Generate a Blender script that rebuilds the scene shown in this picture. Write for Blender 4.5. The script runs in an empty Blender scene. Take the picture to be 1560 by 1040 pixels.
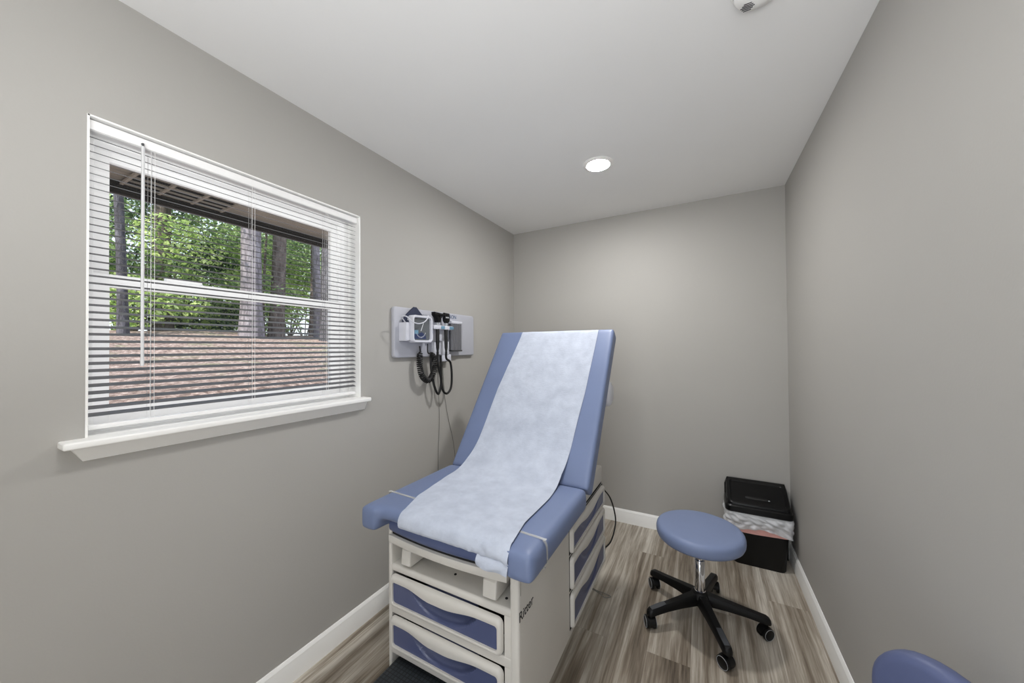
import bpy, bmesh, math, random
from mathutils import Vector, Matrix

random.seed(7)
PI = math.pi
SC = bpy.context.scene
COL = SC.collection

# ------------------------------------------------------------------ room numbers
XL, XR, YB, YF, H = -1.53, 0.493, 2.873, -1.0, 2.44
CAM_Z = 1.384

def lin(c):
    c = c / 255.0
    return c / 12.92 if c <= 0.04045 else ((c + 0.055) / 1.055) ** 2.4

def rgb(r, g, b):
    return (lin(r), lin(g), lin(b), 1.0)

# ------------------------------------------------------------------ materials
class NT:
    """tiny node-tree helper"""
    def __init__(self, name):
        self.m = bpy.data.materials.new(name)
        self.m.use_nodes = True
        self.t = self.m.node_tree
        self.b = self.t.nodes['Principled BSDF']
        self.out = self.t.nodes['Material Output']
    def n(self, typ, **kw):
        nd = self.t.nodes.new(typ)
        for k, v in kw.items():
            setattr(nd, k, v)
        return nd
    def l(self, a, b):
        self.t.links.new(a, b)
    def put(self, sock, v):
        if hasattr(v, 'links'):
            self.l(v, sock)
        else:
            sock.default_value = v
    def math(self, op, a, b=None, c=None):
        nd = self.n('ShaderNodeMath', operation=op)
        self.put(nd.inputs[0], a)
        if b is not None: self.put(nd.inputs[1], b)
        if c is not None: self.put(nd.inputs[2], c)
        return nd.outputs[0]
    def coord(self, which='Object'):
        return self.n('ShaderNodeTexCoord').outputs[which]
    def mapping(self, vec, scale=(1, 1, 1), loc=(0, 0, 0), rot=(0, 0, 0)):
        nd = self.n('ShaderNodeMapping')
        self.l(vec, nd.inputs[0])
        nd.inputs['Scale'].default_value = scale
        nd.inputs['Location'].default_value = loc
        nd.inputs['Rotation'].default_value = rot
        return nd.outputs[0]
    def noise(self, vec, scale, detail=3.0, rough=0.5, dist=0.0):
        nd = self.n('ShaderNodeTexNoise')
        self.l(vec, nd.inputs['Vector'])
        nd.inputs['Scale'].default_value = scale
        nd.inputs['Detail'].default_value = detail
        nd.inputs['Roughness'].default_value = rough
        nd.inputs['Distortion'].default_value = dist
        return nd.outputs[0]
    def ramp(self, fac, stops):
        nd = self.n('ShaderNodeValToRGB')
        e = nd.color_ramp.elements
        while len(e) < len(stops): e.new(0.5)
        for el, (p, c) in zip(e, stops):
            el.position = p
            el.color = c
        self.put(nd.inputs[0], fac)
        return nd.outputs[0]
    def mix(self, fac, a, b, blend='MIX'):
        nd = self.n('ShaderNodeMix', data_type='RGBA', blend_type=blend)
        self.put(nd.inputs[0], fac)
        self.put(nd.inputs[6], a)
        self.put(nd.inputs[7], b)
        return nd.outputs[2]
    def bump(self, h, strength, dist=0.01):
        nd = self.n('ShaderNodeBump')
        nd.inputs['Strength'].default_value = strength
        nd.inputs['Distance'].default_value = dist
        self.l(h, nd.inputs['Height'])
        self.l(nd.outputs[0], self.b.inputs['Normal'])
    def base(self, v): self.put(self.b.inputs['Base Color'], v)
    def set(self, rough=0.5, metal=0.0, spec=0.5):
        self.b.inputs['Roughness'].default_value = rough
        self.b.inputs['Metallic'].default_value = metal
        self.b.inputs['Specular IOR Level'].default_value = spec

def plain(name, col, rough=0.5, metal=0.0, spec=0.5, vary=0.06, nscale=8.0, bump=0.0, bscale=200.0):
    k = NT(name)
    co = k.coord()
    f = k.noise(co, nscale, 3)
    c2 = tuple(min(1, c * (1 + vary)) for c in col[:3]) + (1,)
    c1 = tuple(c * (1 - vary) for c in col[:3]) + (1,)
    k.base(k.ramp(f, [(0.3, c1), (0.7, c2)]))
    k.set(rough, metal, spec)
    if bump:
        k.bump(k.noise(co, bscale, 4), bump, 0.004)
    return k.m

M = {}
M['wall'] = plain('greige_wall_paint', rgb(178, 176, 172), 0.62, spec=0.3, vary=0.012, nscale=2.0, bump=0.05, bscale=160)
M['ceiling'] = plain('ceiling_paint', rgb(240, 240, 240), 0.9, spec=0.1, vary=0.01, nscale=2.0, bump=0.04, bscale=120)
M['trim'] = plain('white_trim_paint', rgb(252, 252, 250), 0.4, vary=0.012)
M['vinyl'] = plain('white_window_vinyl', rgb(250, 250, 250), 0.4, vary=0.012)
M['slat'] = plain('backlit_slat_grey', rgb(108, 109, 112), 0.45, vary=0.02)  # white slats; grey puts their backlit shade into the colour
M['wand'] = plain('clear_white_plastic', rgb(225, 226, 228), 0.25, vary=0.02)
M['blue_vinyl'] = plain('blue_upholstery', rgb(112, 126, 160), 0.42, spec=0.4, vary=0.025, nscale=6, bump=0.06, bscale=260)
M['blue_dark'] = plain('dark_blue_upholstery', rgb(82, 94, 132), 0.3, spec=0.5, vary=0.03, bump=0.05, bscale=260)
M['back_blue'] = plain('stool_back_upholstery', rgb(90, 99, 134), 0.45, spec=0.35, vary=0.02, bump=0.05, bscale=300)
M['stool_blue'] = plain('stool_upholstery', rgb(124, 138, 172), 0.45, spec=0.35, vary=0.02, bump=0.05, bscale=300)
M['beige'] = plain('cabinet_enamel', rgb(206, 203, 197), 0.38, vary=0.015, bump=0.02, bscale=300)
M['beige_dark'] = plain('dark_beige_plastic', rgb(160, 156, 149), 0.5, vary=0.03)  # darker beige for plinth, arms, brackets and slot
M['drawer_blue'] = plain('drawer_panel_blue', rgb(78, 86, 120), 0.32, vary=0.03)
M['black'] = plain('black_plastic', rgb(8, 8, 9), 0.45, spec=0.3, vary=0.1, bump=0.05, bscale=300)
M['black_soft'] = plain('black_rubber', rgb(16, 16, 17), 0.55, vary=0.1)
M['black_gloss'] = plain('black_gloss_plastic', rgb(7, 7, 9), 0.33, spec=0.3, vary=0.1)
M['dark_gap'] = plain('dark_recess', rgb(18, 18, 18), 0.8, vary=0.05)  # near-black puts shade into gaps; the screws share it
M['pad_grey'] = plain('grey_toe_pad', rgb(66, 68, 72), 0.4, vary=0.05)
M['silver_line'] = plain('pale_grey_line', rgb(175, 178, 182), 0.3, vary=0.03)
M['device_grey'] = plain('grey_board_plastic', rgb(186, 188, 198), 0.45, vary=0.015)
M['device_white'] = plain('white_device_plastic', rgb(214, 216, 226), 0.35, vary=0.015)
M['dispenser'] = plain('smoky_grey_plastic', rgb(104, 105, 110), 0.3, vary=0.05)
M['dispenser_dark'] = plain('dark_smoky_plastic', rgb(62, 63, 66), 0.4, vary=0.05)
M['navy'] = plain('navy_nylon', rgb(38, 46, 72), 0.7, vary=0.12, bump=0.2, bscale=400)
M['dial'] = plain('dial_grey', rgb(96, 100, 104), 0.25, vary=0.04)
M['dial_navy'] = plain('dial_navy', rgb(44, 56, 92), 0.3, vary=0.05)
M['teal'] = plain('pale_teal_plastic', rgb(110, 150, 175), 0.4, vary=0.04)
M['ink'] = plain('printed_ink', rgb(40, 41, 44), 0.5, vary=0.02)
M['ink_blue'] = plain('printed_blue_ink', rgb(72, 96, 130), 0.5, vary=0.02)
M['ink_white'] = plain('printed_white_ink', rgb(225, 228, 232), 0.5, vary=0.02)
M['grey_wire'] = plain('grey_wire', rgb(120, 119, 116), 0.5, vary=0.04)
M['roof'] = plain('painted_soffit', rgb(176, 168, 156), 0.8, vary=0.1)
M['fascia'] = plain('dark_fascia', rgb(46, 43, 40), 0.8, vary=0.1)
M['vent_dark'] = plain('vent_shade', rgb(14, 13, 12), 0.9, vary=0.1)

def chrome():
    k = NT('polished_chrome')
    co = k.coord()
    k.base(k.ramp(k.noise(co, 3, 2), [(0.3, rgb(205, 205, 208)), (0.7, rgb(225, 225, 228))]))
    k.set(0.08, 1.0)
    return k.m
M['chrome'] = chrome()

def paper():
    k = NT('crepe_paper')
    co = k.coord()
    f = k.noise(co, 14, 5, 0.65)
    k.base(k.ramp(f, [(0.25, rgb(174, 181, 196)), (0.7, rgb(196, 203, 217))]))
    k.set(0.85, spec=0.1)
    cr = k.noise(k.mapping(co, (60, 160, 160)), 1.0, 5, 0.7)
    big = k.noise(co, 9, 4, 0.6, 0.4)
    k.bump(k.math('ADD', k.math('MULTIPLY', cr, 0.35), k.math('MULTIPLY', big, 0.8)), 0.35, 0.01)
    return k.m
M['paper'] = paper()

def film(name, col, alpha, rough=0.25):
    k = NT(name)
    co = k.coord()
    k.base(k.ramp(k.noise(co, 20, 4), [(0.3, col), (0.7, tuple(min(1, c * 1.15) for c in col[:3]) + (1,))]))
    k.set(rough)
    tr = k.n('ShaderNodeBsdfTransparent')
    mx = k.n('ShaderNodeMixShader')
    mx.inputs[0].default_value = alpha
    k.l(tr.outputs[0], mx.inputs[1])
    k.l(k.b.outputs[0], mx.inputs[2])
    k.l(mx.outputs[0], k.out.inputs[0])
    return k.m
M['clear_band'] = film('clear_elastic_band', rgb(205, 205, 200), 0.55, 0.15)
M['liner_white'] = film('thin_white_plastic_film', rgb(214, 216, 220), 0.86, 0.25)
M['liner_pink'] = film('pink_plastic_film', rgb(232, 176, 168), 0.93, 0.35)

def glass():
    k = NT('window_glass')
    tr = k.n('ShaderNodeBsdfTransparent')
    gl = k.n('ShaderNodeBsdfGlossy')
    gl.inputs['Roughness'].default_value = 0.02
    mx = k.n('ShaderNodeMixShader')
    f = k.n('ShaderNodeFresnel')
    f.inputs[0].default_value = 1.2
    k.l(f.outputs[0], mx.inputs[0])
    k.l(tr.outputs[0], mx.inputs[1])
    k.l(gl.outputs[0], mx.inputs[2])
    k.l(mx.outputs[0], k.out.inputs[0])
    return k.m
M['glass'] = glass()

def emit(name, strength, col=(1, 1, 1, 1)):
    k = NT(name)
    k.base((0.9, 0.9, 0.9, 1))
    k.b.inputs['Emission Color'].default_value = col
    k.b.inputs['Emission Strength'].default_value = strength
    return k.m

def floor_mat():
    k = NT('grey_oak_vinyl_planks')
    co = k.coord()
    sp = k.n('ShaderNodeSeparateXYZ'); k.l(co, sp.inputs[0])
    x, y = sp.outputs[0], sp.outputs[1]
    W, L = 0.178, 1.22
    u = k.math('DIVIDE', k.math('ADD', x, 10.03), W)
    row = k.math('FLOOR', u)
    wn = k.n('ShaderNodeTexWhiteNoise', noise_dimensions='1D'); k.l(row, wn.inputs['W'])
    v = k.math('ADD', k.math('DIVIDE', k.math('ADD', y, 10.0), L), wn.outputs[0])
    colm = k.math('FLOOR', v)
    cb = k.n('ShaderNodeCombineXYZ'); k.l(row, cb.inputs[0]); k.l(colm, cb.inputs[1])
    w2 = k.n('ShaderNodeTexWhiteNoise', noise_dimensions='3D'); k.l(cb.outputs[0], w2.inputs['Vector'])
    pid = w2.outputs[0]
    def gv(sx, sy, off):
        c = k.n('ShaderNodeCombineXYZ')
        k.l(k.math('MULTIPLY', x, sx), c.inputs[0])
        k.l(k.math('MULTIPLY', y, sy), c.inputs[1])
        k.l(k.math('MULTIPLY', pid, off), c.inputs[2])
        return c.outputs[0]
    broad = k.noise(gv(13.0, 0.8, 37.0), 1.0, 4, 0.55, 0.5)
    grain = k.noise(gv(55.0, 2.6, 91.0), 1.0, 5, 0.65, 0.6)
    fine = k.noise(gv(190.0, 5.0, 13.0), 1.0, 3, 0.6)
    t = k.math('ADD', k.math('MULTIPLY', broad, 1.15), k.math('MULTIPLY', grain, 0.55))
    t = k.math('ADD', t, k.math('MULTIPLY', fine, 0.22))
    t = k.math('ADD', t, k.math('MULTIPLY', pid, 0.12))
    t = k.math('SUBTRACT', t, 0.50)
    c = k.ramp(t, [(0.22, rgb(82, 72, 61)), (0.40, rgb(130, 119, 105)), (0.55, rgb(168, 159, 146)), (0.74, rgb(214, 208, 197))])
    # knots
    kn = k.noise(gv(9.0, 4.0, 61.0), 1.0, 2, 0.5, 1.2)
    km = k.ramp(kn, [(0.68, (0, 0, 0, 1)), (0.80, (1, 1, 1, 1))])
    c = k.mix(k.math('MULTIPLY', km, 0.6), c, rgb(74, 62, 52))
    # seams
    fu = k.math('FRACT', u); fv = k.math('FRACT', v)
    du = k.math('MULTIPLY', k.math('MINIMUM', fu, k.math('SUBTRACT', 1.0, fu)), W)
    dv = k.math('MULTIPLY', k.math('MINIMUM', fv, k.math('SUBTRACT', 1.0, fv)), L)
    d = k.math('MINIMUM', du, dv)
    seam = k.math('LESS_THAN', d, 0.0012)
    c = k.mix(k.math('MULTIPLY', seam, 0.18), c, rgb(60, 52, 45))
    k.base(c)
    k.set(0.42, spec=0.35)
    k.bump(k.math('SUBTRACT', grain, k.math('MULTIPLY', seam, 1.0)), 0.08, 0.003)
    return k.m
M['floor'] = floor_mat()

def mat_tread():
    k = NT('ribbed_black_step_mat')
    co = k.coord()
    br = k.n('ShaderNodeTexBrick'); br.offset = 0.0
    k.l(k.mapping(co, (70, 70, 70)), br.inputs['Vector'])
    br.inputs['Scale'].default_value = 1.0
    br.inputs['Brick Width'].default_value = 1.0
    br.inputs['Row Height'].default_value = 1.0
    br.inputs['Mortar Size'].default_value = 0.12
    br.inputs['Color1'].default_value = rgb(58, 64, 70)
    br.inputs['Color2'].default_value = rgb(48, 54, 60)
    br.inputs['Mortar'].default_value = rgb(28, 31, 35)
    k.base(br.outputs[0]); k.set(0.55)
    k.bump(br.outputs['Fac'], -0.3, 0.003)
    return k.m
M['tread'] = mat_tread()

def bark(name, c1, c2, c3):
    k = NT(name)
    co = k.coord()
    f = k.noise(k.mapping(co, (9, 9, 2.0)), 2.0, 6, 0.7, 0.6)
    k.base(k.ramp(f, [(0.3, c1), (0.5, c2), (0.72, c3)]))
    k.set(0.9, spec=0.1); k.bump(f, 0.8, 0.05)
    return k.m
M['bark_pale'] = bark('pale_pine_bark', rgb(88, 83, 86), rgb(138, 131, 135), rgb(176, 170, 174))
M['bark_brown'] = bark('brown_bark', rgb(66, 58, 54), rgb(108, 98, 92), rgb(150, 140, 132))
M['bark_dark'] = bark('dark_grey_bark', rgb(52, 50, 52), rgb(84, 82, 86), rgb(118, 116, 122))  # the bark's own dark grey

def leaf(name, c1, c2, c3):
    k = NT(name)
    oi = k.n('ShaderNodeNewGeometry')
    f = oi.outputs['Random Per Island']
    c = k.ramp(f, [(0.0, c1), (0.5, c2), (1.0, c3)])
    k.base(c); k.set(0.6, spec=0.2)
    tl = k.n('ShaderNodeBsdfTranslucent')
    k.l(c, tl.inputs[0])
    mx = k.n('ShaderNodeMixShader'); mx.inputs[0].default_value = 0.45
    k.l(k.b.outputs[0], mx.inputs[1]); k.l(tl.outputs[0], mx.inputs[2])
    k.l(mx.outputs[0], k.out.inputs[0])
    return k.m
M['leaf_bright'] = leaf('sunlit_leaf', rgb(120, 150, 84), rgb(178, 202, 118), rgb(226, 238, 172))  # bright leaf copy, sunlight put into its colour
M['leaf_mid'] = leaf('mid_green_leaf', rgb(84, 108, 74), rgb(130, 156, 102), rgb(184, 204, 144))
M['leaf_dark'] = leaf('shaded_leaf', rgb(42, 60, 46), rgb(70, 94, 66), rgb(112, 138, 98))  # dark leaf copy, shade put into its colour

def litter():
    k = NT('pine_straw_and_leaf_litter')
    co = k.coord()
    f = k.noise(k.mapping(co, (1, 1, 1)), 22, 7, 0.75)
    g = k.noise(co, 1.3, 4, 0.6, 0.8)
    c = k.ramp(f, [(0.28, rgb(74, 62, 58)), (0.45, rgb(128, 110, 102)), (0.58, rgb(182, 162, 152)), (0.74, rgb(236, 222, 212))])
    gm = k.ramp(g, [(0.56, (0, 0, 0, 1)), (0.70, (1, 1, 1, 1))])
    c = k.mix(k.math('MULTIPLY', gm, 0.55), c, rgb(104, 128, 84))
    k.base(c); k.set(0.95, spec=0.05); k.bump(f, 0.8, 0.05)
    return k.m
M['litter'] = litter()

# ------------------------------------------------------------------ mesh builder
class MB:
    def __init__(self):
        self.bm = bmesh.new()
    def _merge(self, b, mat=None):
        if mat is not None:
            bmesh.ops.transform(b, matrix=mat, verts=b.verts)
        tmp = bpy.data.meshes.new('tmp')
        b.to_mesh(tmp); b.free()
        self.bm.from_mesh(tmp)
        bpy.data.meshes.remove(tmp)
        return self
    def box(self, x0, x1, y0, y1, z0, z1, bev=0.0, seg=2, mat=None):
        b = bmesh.new()
        bmesh.ops.create_cube(b, size=1.0)
        for v in b.verts:
            v.co = Vector(((x0 + x1) / 2 + v.co.x * (x1 - x0), (y0 + y1) / 2 + v.co.y * (y1 - y0), (z0 + z1) / 2 + v.co.z * (z1 - z0)))
        if bev > 0:
            bmesh.ops.bevel(b, geom=list(b.edges), offset=bev, segments=seg, profile=0.5, affect='EDGES', clamp_overlap=True)
        return self._merge(b, mat)
    def hexa(self, pts):
        """8 points: bottom loop (4) then top loop (4)"""
        vs = [self.bm.verts.new(p) for p in pts]
        for f in ((3, 2, 1, 0), (4, 5, 6, 7), (0, 1, 5, 4), (1, 2, 6, 5), (2, 3, 7, 6), (3, 0, 4, 7)):
            self.bm.faces.new([vs[i] for i in f])
        return self
    def prism(self, poly, plane, a, b_, bev=0.0, seg=2, mat=None):
        """poly in a plane ('xy','xz','yz'), extruded from a to b_ along the third axis"""
        b = bmesh.new()
        def P(p, t):
            if plane == 'xy': return (p[0], p[1], t)
            if plane == 'xz': return (p[0], t, p[1])
            return (t, p[0], p[1])
        A = [b.verts.new(P(p, a)) for p in poly]
        B = [b.verts.new(P(p, b_)) for p in poly]
        n = len(poly)
        fa = b.faces.new(A); fb = b.faces.new(list(reversed(B)))
        for i in range(n):
            b.faces.new((A[i], B[i], B[(i + 1) % n], A[(i + 1) % n]))
        bmesh.ops.recalc_face_normals(b, faces=b.faces)
        if bev > 0:
            es = set(fa.edges) | set(fb.edges)
            bmesh.ops.bevel(b, geom=list(es), offset=bev, segments=seg, profile=0.5, affect='EDGES', clamp_overlap=True)
        return self._merge(b, mat)
    def tube(self, pts, r, n=10, cap=True):
        pts = [Vector(p) for p in pts]
        rs = r if isinstance(r, (list, tuple)) else [r] * len(pts)
        T = []
        for i in range(len(pts)):
            d = pts[min(i + 1, len(pts) - 1)] - pts[max(i - 1, 0)]
            T.append(d.normalized())
        up = Vector((0, 0, 1)) if abs(T[0].z) < 0.9 else Vector((1, 0, 0))
        nrm = (up - T[0] * up.dot(T[0])).normalized()
        rings = []
        for i, p in enumerate(pts):
            if i:
                ax = T[i - 1].cross(T[i])
                if ax.length > 1e-7:
                    nrm = Matrix.Rotation(T[i - 1].angle(T[i]), 3, ax.normalized()) @ nrm
                nrm = (nrm - T[i] * nrm.dot(T[i])).normalized()
            bi = T[i].cross(nrm)
            rings.append([self.bm.verts.new(p + (nrm * math.cos(2 * PI * k / n) + bi * math.sin(2 * PI * k / n)) * rs[i]) for k in range(n)])
        for a, b in zip(rings, rings[1:]):
            for k in range(n):
                self.bm.faces.new((a[k], a[(k + 1) % n], b[(k + 1) % n], b[k]))
        if cap:
            self.bm.faces.new(list(reversed(rings[0]))); self.bm.faces.new(rings[-1])
        return self
    def lathe(self, prof, n=48, mat=None):
        """prof: (r, z) pairs about local z"""
        b = bmesh.new()
        rings = []
        for r, z in prof:
            if r < 1e-6:
                rings.append([b.verts.new((0, 0, z))])
            else:
                rings.append([b.verts.new((r * math.cos(2 * PI * k / n), r * math.sin(2 * PI * k / n), z)) for k in range(n)])
        for A, B in zip(rings, rings[1:]):
            for k in range(n):
                k2 = (k + 1) % n
                if len(A) == 1 and len(B) == 1: continue
                if len(A) == 1: b.faces.new((A[0], B[k2], B[k]))
                elif len(B) == 1: b.faces.new((A[k], A[k2], B[0]))
                else: b.faces.new((A[k], A[k2], B[k2], B[k]))
        bmesh.ops.recalc_face_normals(b, faces=b.faces)
        return self._merge(b, mat)
    def grid(self, fn, nu, nv, thick=0.0):
        vs = [[self.bm.verts.new(fn(i / nu, j / nv)) for j in range(nv + 1)] for i in range(nu + 1)]
        for i in range(nu):
            for j in range(nv):
                self.bm.faces.new((vs[i][j], vs[i + 1][j], vs[i + 1][j + 1], vs[i][j + 1]))
        return self
    def loft(self, rings, closed=True, cap=True):
        R = [[self.bm.verts.new(p) for p in r] for r in rings]
        n = len(R[0])
        for a, b in zip(R, R[1:]):
            for k in range(n if closed else n - 1):
                k2 = (k + 1) % n
                self.bm.faces.new((a[k], a[k2], b[k2], b[k]))
        if cap and closed:
            self.bm.faces.new(list(reversed(R[0]))); self.bm.faces.new(R[-1])
        return self
    def text(self, body, size, mat, depth=0.0006):
        cu = bpy.data.curves.new('t', 'FONT'); cu.body = body; cu.size = size; cu.extrude = depth
        o = bpy.data.objects.new('t', cu); COL.objects.link(o)
        dg = bpy.context.evaluated_depsgraph_get()
        me = bpy.data.meshes.new_from_object(o.evaluated_get(dg))
        me.transform(mat)
        self.bm.from_mesh(me)
        bpy.data.objects.remove(o); bpy.data.curves.remove(cu); bpy.data.meshes.remove(me)
        return self

OFF = {}
def obj(name, mb, m, parent=None, smooth=35, mods=None):
    """link a builder as one mesh object; coordinates are world when the root has an offset"""
    bm = mb.bm
    bmesh.ops.recalc_face_normals(bm, faces=bm.faces)
    root = parent
    while root is not None and root.parent is not None: root = root.parent
    if root is not None and root.name in OFF:
        bmesh.ops.translate(bm, verts=bm.verts, vec=-OFF[root.name])
    me = bpy.data.meshes.new(name)
    bm.to_mesh(me); bm.free()
    if smooth:
        for p in me.polygons: p.use_smooth = True
        me.set_sharp_from_angle(angle=math.radians(smooth))
    me.materials.append(M[m] if isinstance(m, str) else m)
    o = bpy.data.objects.new(name, me); COL.objects.link(o)
    if parent is not None: o.parent = parent
    return o

def tag(o, label, cat, group=None, kind=None):
    o['label'] = label; o['category'] = cat
    if group: o['group'] = group
    if kind: o['kind'] = kind
    return o

def thing(name, label, cat, loc=(0, 0, 0), group=None, world=True, kind=None):
    o = bpy.data.objects.new(name, None); COL.objects.link(o)
    o.location = loc; o.empty_display_size = 0.1
    if world: OFF[o.name] = Vector(loc)
    return tag(o, label, cat, group, kind)

def structure(o):
    o['kind'] = 'structure'; return o

def copy_tree(o, parent=None):
    c = o.copy(); COL.objects.link(c); c.parent = parent
    for ch in list(o.children): copy_tree(ch, c)
    return c

def sm(a, b, t):
    t = min(1, max(0, (t - a) / (b - a))); return t * t * (3 - 2 * t)

def catmull(pts, per=8):
    pts = [Vector(p) for p in pts]
    P = [pts[0] * 2 - pts[1]] + pts + [pts[-1] * 2 - pts[-2]]
    out = []
    for i in range(1, len(P) - 2):
        a, b, c, d = P[i - 1:i + 3]
        for k in range(per):
            t = k / per
            out.append(0.5 * ((2 * b) + (c - a) * t + (2 * a - 5 * b + 4 * c - d) * t * t + (3 * b - a - 3 * c + d) * t ** 3))
    out.append(pts[-1])
    return out

def rrect(x0, x1, y0, y1, r, n=5):
    """rounded rectangle outline, counter-clockwise"""
    o = []
    for cx, cy, a0 in ((x1 - r, y0 + r, -PI / 2), (x1 - r, y1 - r, 0), (x0 + r, y1 - r, PI / 2), (x0 + r, y0 + r, PI)):
        for k in range(n + 1):
            a = a0 + PI / 2 * k / n
            o.append((cx + r * math.cos(a), cy + r * math.sin(a)))
    return o

# ================================================================== SETTING
WY0, WY1, WZ0, WZ1 = 0.298, 1.202, 1.128, 2.062      # window opening
T = 0.16                                              # wall thickness
structure(obj('floor', MB().box(XL - T, XR + T, YF - 0.9, YB + T, -0.06, 0), 'floor', smooth=0))
structure(obj('ceiling', MB().box(XL - T, XR + T, YF - 0.9, YB + T, H, H + 0.12), 'ceiling', smooth=0))
w = MB()
w.box(XL - T, XL, YF - 0.9, WY0, 0, H).box(XL - T, XL, WY1, YB + T, 0, H)
w.box(XL - T, XL, WY0, WY1, 0, WZ0).box(XL - T, XL, WY0, WY1, WZ1, H)
structure(obj('wall_left', w, 'wall', smooth=0))
structure(obj('wall_right', MB().box(XR, XR + T, YF - 0.9, YB + T, 0, H), 'wall', smooth=0))
structure(obj('wall_back', MB().box(XL, XR, YB, YB + T, 0, H), 'wall', smooth=0))
# wall behind the viewer, with the doorway the room is entered by
w = MB()
w.box(XL, -0.50, YF - 0.12, YF, 0, H).box(0.42, XR, YF - 0.12, YF, 0, H).box(-0.50, 0.42, YF - 0.12, YF, 2.06, H)
structure(obj('wall_front', w, 'wall', smooth=0))

def base_prof():   # (distance from wall, height)
    return [(0, 0), (0.014, 0), (0.014, 0.074), (0.011, 0.082), (0.011, 0.088), (0.006, 0.098), (0.003, 0.102), (0, 0.102)]
BP = base_prof()
structure(obj('baseboard_left', MB().prism([(XL + d, z) for d, z in BP], 'xz', YF, YB), 'trim', smooth=25))
structure(obj('baseboard_right', MB().prism([(XR - d, z) for d, z in BP], 'xz', YF, YB), 'trim', smooth=25))
structure(obj('baseboard_back', MB().prism([(YB - d, z) for d, z in BP], 'yz', XL + 0.014, XR - 0.014), 'trim', smooth=25))

# ------------------------------------------------------------------ window
win = thing('window_1', 'white double-hung window in the left wall', 'window', (XL - 0.12, (WY0 + WY1) / 2, WZ0), kind='structure')
XO = XL - T        # outer face
def frame_rect(mb, x0, x1, ya, yb, za, zb, ws, wt, wb, bev=0.003):
    """four rails: side width ws, top wt, bottom wb"""
    mb.box(x0, x1, ya, ya + ws, za, zb, bev).box(x0, x1, yb - ws, yb, za, zb, bev)
    mb.box(x0, x1, ya + ws - .002, yb - ws + .002, zb - wt, zb, bev).box(x0, x1, ya + ws - .002, yb - ws + .002, za, za + wb, bev)
    return mb
XI = XL - 0.085     # inner face of the window unit
fr = MB()
frame_rect(fr, XO - 0.01, XI, WY0, WY1, WZ0, WZ1, 0.030, 0.034, 0.030)
fr.box(XL - 0.125, XL - 0.120, WY1 - 0.036, WY1 - 0.028, WZ0 + 0.03, WZ1 - 0.03)   # track lip
fr.box(XL - 0.125, XL - 0.120, WY0 + 0.028, WY0 + 0.036, WZ0 + 0.03, WZ1 - 0.03)
obj('window_frame', fr, 'vinyl', win)
# drywall return boards of the opening
jb = MB()
jb.box(XI, XL + 0.0015, WY0 - 0.001, WY0 + 0.004, WZ0, WZ1).box(XI, XL + 0.0015, WY1 - 0.004, WY1 + 0.001, WZ0, WZ1).box(XI, XL + 0.0015, WY0, WY1, WZ1 - 0.004, WZ1 + 0.001)
obj('jamb', jb, 'trim', win, smooth=0)
s = obj('lower_sash', frame_rect(MB(), XL - 0.142, XL - 0.112, 0.322, 1.164, 1.158, 1.628, 0.046, 0.040, 0.058), 'vinyl', win)
obj('pane', MB().box(XL - 0.130, XL - 0.126, 0.362, 1.124, 1.21, 1.592), 'glass', s, smooth=0)
lk = MB()
lk.box(XL - 0.136, XL - 0.106, 0.50, 0.60, 1.627, 1.641, 0.004)
obj('sash_lock', lk, 'vinyl', s)
s = obj('upper_sash', frame_rect(MB(), XL - 0.174, XL - 0.146, 0.328, 1.190, 1.600, 2.032, 0.046, 0.036, 0.030), 'vinyl', win)
obj('pane', MB().box(XL - 0.162, XL - 0.158, 0.37, 1.148, 1.625, 2.0), 'glass', s, smooth=0)
sill = MB()
sill.box(XI - 0.01, XL + 0.055, 0.249, 1.226, 1.121, 1.141, 0.005, 3)
obj('window_sill', sill, 'trim', win)
ap = MB()
ap.hexa([(XL, .292, 1.078), (XL + .008, .292, 1.078), (XL + .008, 1.222, 1.078), (XL, 1.222, 1.078),
         (XL, .266, 1.122), (XL + .040, .266, 1.122), (XL + .040, 1.212, 1.122), (XL, 1.212, 1.122)])
obj('apron', ap, 'trim', win, smooth=0)

# ------------------------------------------------------------------ blind
bl = thing('window_blind', 'white horizontal mini blind with open slats hanging in the window', 'blind', (XL - 0.02, 0.75, WZ0))
BX = XL - 0.030
hr = MB()
hr.box(BX - 0.017, BX + 0.014, WY0 + .006, 1.194, 2.024, 2.052, 0.003)
obj('headrail', hr, 'vinyl', bl)
vl = MB().box(BX + 0.0145, BX + 0.018, WY0 + .005, 1.196, 2.026, 2.054, 0.001)
obj('valance', vl, 'vinyl', bl)
sl = MB()
zt, zb, pitch = 2.010, 1.186, 0.0213
N = int((zt - zb) / pitch)
tilt = math.radians(19)
for i in range(N + 1):
    zc = zt - i * pitch
    # shallow arched slat, five strips wide
    prof = []
    for j in range(6):
        t = j / 5 * 2 - 1
        a = 0.0125 * t
        cr = 0.0016 * (1 - t * t)
        prof.append((BX + a * math.cos(tilt) + cr * math.sin(tilt), zc - a * math.sin(tilt) + cr * math.cos(tilt)))
    poly = prof + [(x - 0.0001, z - 0.0005) for x, z in reversed(prof)]
    A = [sl.bm.verts.new((x, WY0 + .008, z)) for x, z in poly]
    B = [sl.bm.verts.new((x, 1.190, z)) for x, z in poly]
    n = len(poly)
    for k in range(n):
        sl.bm.faces.new((A[k], B[k], B[(k + 1) % n], A[(k + 1) % n]))
    sl.bm.faces.new(A); sl.bm.faces.new(list(reversed(B)))
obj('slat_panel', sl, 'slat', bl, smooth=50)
obj('bottom_rail', MB().box(BX - 0.012, BX + 0.012, WY0 + .008, 1.190, 1.158, 1.172, 0.003), 'vinyl', bl)
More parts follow.
